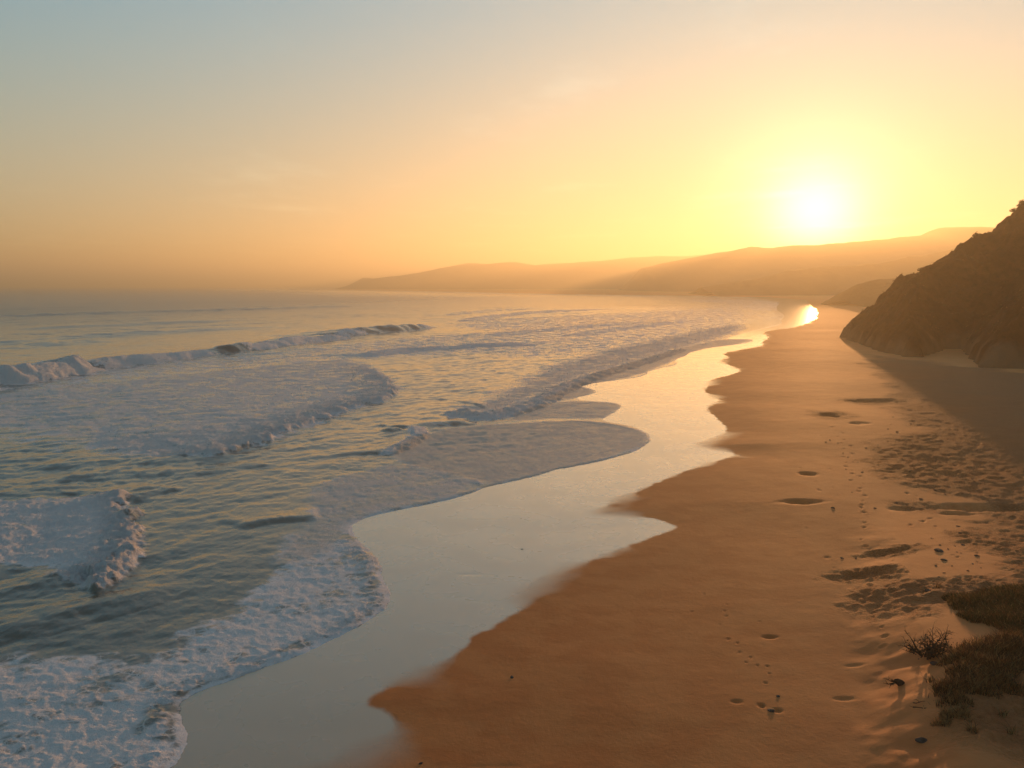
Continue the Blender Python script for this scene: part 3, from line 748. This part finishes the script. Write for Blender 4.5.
for k, (px, r, lb) in enumerate([(1018, 1.3, 'tallest dark bush on the cliff skyline at the right edge of the photo'), (1007, .7, 'small bush on the skyline just left of the tallest one'), (984, .6, 'little bush on the cliff skyline where the slope levels off'),
                                 (972, .75, 'low bush halfway down the cliff skyline above the distant hill top'), (957, .5, 'lone tiny bush on the skyline where the hills meet the cliff'), (918, .55, 'lowest bush on the cliff skyline, over the far headland')]):
    e, x, y_, z = skyline(px); leafball('cliff_bush', x, y_, z-.25, r, lb, 40+k)
V, Fc, mi = [], [], []; rr = random.Random(77)
cnt = 0
while cnt < 3800:
    y_ = rr.uniform(92, 182); x = rr.uniform(60, 118); z = cliff_z(x, y_)
    if z < 1.8 or x/y_ > .66: continue
    nv = float(fbm(np.array([x*.22]), np.array([y_*.22]), 91, 3)[0])
    if nv+rr.gauss(0, .2) < 0.02: continue
    cnt += 1; r = rr.uniform(.10, .26); c0 = Vector((x, y_, z+r*.3)); m_ = rr.choice((0, 0, 0, 1))
    for k in range(7):
        d = Vector((rr.gauss(0, .55), rr.gauss(0, .55), rr.gauss(.1, .35)))*r; s = r*rr.uniform(.25, .5)
        n_ = Vector((rr.gauss(0, 1), rr.gauss(0, 1), rr.gauss(0, 1))).normalized(); u = n_.orthogonal().normalized()*s; w_ = n_.cross(u)*.7; p = c0+d
        b = len(V); V += [tuple(p-u), tuple(p+w_), tuple(p+u), tuple(p-w_)]; Fc.append((b, b+1, b+2, b+3)); mi.append(m_)
o = mesh_obj('cliff_scrub', V, Fc, [M_leaf, M_rust], midx=mi); tag(o, 'low brown scrub covering the shaded cliff face', 'scrub', kind='stuff')

# spray and torn flecks thrown off the broken water
rr = np.random.default_rng(5)
pr = (bore*RES*RES)*(Y > 20)*(Y < 240)*(X/np.maximum(Y, 1) > -.75); pr = pr.reshape(-1).astype(np.float64); pr /= pr.sum()
ii = rr.choice(pr.size, 9000, p=pr); V = []; Fc = []
for i in ii:  # small tetrahedral droplets
    x, y, z = float(X.reshape(-1)[i]), float(Y.reshape(-1)[i]), float(Zw.reshape(-1)[i])
    big = 1+y/60.; s_ = rr.uniform(.008, .03)*big
    x += rr.normal(0, .08)*big; y += rr.normal(0, .08)*big; z += rr.exponential(.055)*big
    b = len(V)
    for k in range(4):
        q = rr.normal(0, 1, 3); q /= np.linalg.norm(q); V.append((x+q[0]*s_, y+q[1]*s_, z+q[2]*s_))
    Fc += [(b, b+1, b+2), (b, b+3, b+1), (b+1, b+3, b+2), (b, b+2, b+3)]
o = mesh_obj('sea_spray', V, Fc, m_plain('spray', (.75, .70, .70), (.85, .82, .82), 3.)); tag(o, 'fine white spray thrown off the broken waves', 'spray', kind='stuff')
for k, (px, py, lb) in enumerate([(944,716,'thin grass sprig at the left foot of the dry grass patch'),(972,732,'isolated dry sprig on shaded sand below the grass patch'),(1003,716,'small lone sprig on shaded sand near the right edge'),
        (930,682,'little sprig of dry grass right of the driftwood stump'),(938,588,'small straw sprig at the upper left corner of the green mound'),(1012,735,'lowest lone sprig of grass in the shaded bottom right corner'),(912,650,'tiny dry sprig on lit sand left of the leafless shrub')]):
    tussock(px, py, .10, 60, .26, lb, 'grass', [M_rust, M_straw, M_green, M_bark], (3, 5, 1, 1), 300+k, lean=1.1, name='grass_sprig')

# ------------------------------------------------------------------ haze
bm = bmesh.new(); bmesh.ops.create_cube(bm, size=1)
HZT = 113.
bm.transform(Matrix.Diagonal((130000, 60000, HZT+16, 1))); bm.transform(Matrix.Translation((0, 12000, (HZT-16)/2)))
me = bpy.data.meshes.new('haze'); bm.to_mesh(me); bm.free(); hz = bpy.data.objects.new('haze', me); COL.objects.link(hz)
m = bpy.data.materials.new('haze'); m.use_nodes = True; n = m.node_tree; n.nodes.clear(); out = n.nodes.new('ShaderNodeOutputMaterial')
v = n.nodes.new('ShaderNodeVolumePrincipled'); v.inputs['Density'].default_value = 8.0e-4; v.inputs['Anisotropy'].default_value = .56
v.inputs['Color'].default_value = (1, .88, .60, 1); n.links.new(v.outputs[0], out.inputs['Volume']); me.materials.append(m); tag(hz, kind='stuff')

# ------------------------------------------------------------------ sky and sun
def direction(az, el): return Vector((math.sin(az)*math.cos(el), math.cos(az)*math.cos(el), math.sin(el)))
EL, AZ = math.radians(3.6), math.radians(18.6)
w = bpy.data.worlds.new('World'); sc.world = w; w.use_nodes = True; nt = w.node_tree
def N(t, **k):
    nd = nt.nodes.new(t)
    for a, b in k.items(): setattr(nd, a, b)
    return nd
def VM(op, a, b=None):
    nd = N('ShaderNodeVectorMath', operation=op)
    for i, x in ((0, a), (1, b)):
        if x is None: continue
        if isinstance(x, tuple): nd.inputs[i].default_value = x
        else: nt.links.new(x, nd.inputs[i])
    return nd.outputs['Value' if op == 'DOT_PRODUCT' else 'Vector']
def MM(op, a, b=0.):
    nd = N('ShaderNodeMath', operation=op)
    for i, x in ((0, a), (1, b)):
        if isinstance(x, (int, float)): nd.inputs[i].default_value = x
        else: nt.links.new(x, nd.inputs[i])
    return nd.outputs[0]
sk = N('ShaderNodeTexSky', sky_type='NISHITA'); sk.sun_disc = False; sk.sun_elevation = EL; sk.sun_rotation = AZ
sk.dust_density = .6; sk.air_density = 1; sk.ozone_density = 1.5
S = VM('MULTIPLY', sk.outputs[0], (1.35, 1.75, 1.95))
# soft shoulder so the bright side of the sky keeps its colour
S = VM('DIVIDE', S, VM('ADD', VM('DIVIDE', S, (2.75, 2.8, 2.35)), (1, 1, 1)))
tc = N('ShaderNodeTexCoord').outputs['Generated']
dirn = VM('NORMALIZE', tc)
se = N('ShaderNodeSeparateXYZ'); nt.links.new(dirn, se.inputs[0])
ev = N('ShaderNodeMapRange', interpolation_type='SMOOTHSTEP'); nt.links.new(se.outputs[2], ev.inputs[0]); ev.inputs[1].default_value = .02; ev.inputs[2].default_value = .36
ez = N('ShaderNodeMix', data_type='RGBA'); nt.links.new(ev.outputs[0], ez.inputs[0]); ez.inputs[6].default_value = (1.26, 1.15, .98, 1); ez.inputs[7].default_value = (.65, 1.17, 1.52, 1)
ev2 = N('ShaderNodeMapRange', interpolation_type='SMOOTHSTEP'); nt.links.new(se.outputs[2], ev2.inputs[0]); ev2.inputs[1].default_value = .36; ev2.inputs[2].default_value = .75
ez2 = N('ShaderNodeMix', data_type='RGBA'); nt.links.new(ev2.outputs[0], ez2.inputs[0]); nt.links.new(ez.outputs[2], ez2.inputs[6]); ez2.inputs[7].default_value = (.78, .74, .80, 1)
S = VM('MULTIPLY', S, ez2.outputs[2])
cosa = VM('DOT_PRODUCT', dirn, tuple(direction(math.radians(18.4), math.radians(3.6))))
cosa = MM('MAXIMUM', cosa, 0.)
core = MM('MULTIPLY', MM('POWER', cosa, 1100.), 9.)
halo = MM('MULTIPLY', MM('POWER', cosa, 260.), 4.5)
def scaled(col, f):
    nd = N('ShaderNodeVectorMath', operation='SCALE'); nd.inputs[0].default_value = col; nt.links.new(f, nd.inputs['Scale']); return nd.outputs[0]
S = VM('ADD', S, VM('ADD', scaled((1, .92, .75), core), scaled((1, .80, .42), halo)))
# thin cirrus: streaks that lie on a level layer high above
sep = N('ShaderNodeSeparateXYZ'); nt.links.new(dirn, sep.inputs[0])
zc_ = MM('MAXIMUM', sep.outputs[2], .02)
cmb = N('ShaderNodeCombineXYZ'); nt.links.new(MM('DIVIDE', sep.outputs[0], zc_), cmb.inputs[0]); nt.links.new(MM('MULTIPLY', MM('DIVIDE', sep.outputs[1], zc_), .55), cmb.inputs[1])
nz = N('ShaderNodeTexNoise'); nt.links.new(cmb.outputs[0], nz.inputs['Vector']); nz.inputs['Scale'].default_value = .55; nz.inputs['Detail'].default_value = 6.; nz.inputs['Roughness'].default_value = .6
mr = N('ShaderNodeMapRange', interpolation_type='SMOOTHSTEP'); nt.links.new(nz.outputs[0], mr.inputs[0]); mr.inputs[1].default_value = .52; mr.inputs[2].default_value = .74; mr.inputs[4].default_value = .30
S = VM('ADD', S, VM('MULTIPLY', S, scaled((1, .95, .85), mr.outputs[0])))
bg = nt.nodes['Background']; nt.links.new(S, bg.inputs[0]); bg.inputs[1].default_value = .15

L = bpy.data.lights.new('sun', 'SUN'); L.energy = 5.; L.angle = math.radians(.6); L.color = (1, .485, .18)
lo = bpy.data.objects.new('sun', L); COL.objects.link(lo); lo.rotation_euler = direction(math.radians(18.8), math.radians(3.75)).to_track_quat('Z', 'Y').to_euler()

# ------------------------------------------------------------------ output
vs = sc.view_settings; vs.view_transform = 'Standard'; vs.look = 'None'; vs.exposure = .60; vs.gamma = 1
sc.render.engine = 'CYCLES'; cy = sc.cycles; cy.use_denoising = True; cy.max_bounces = 6; cy.volume_bounces = 0; cy.transparent_max_bounces = 4
cy.caustics_reflective = False; cy.sample_clamp_indirect = 6
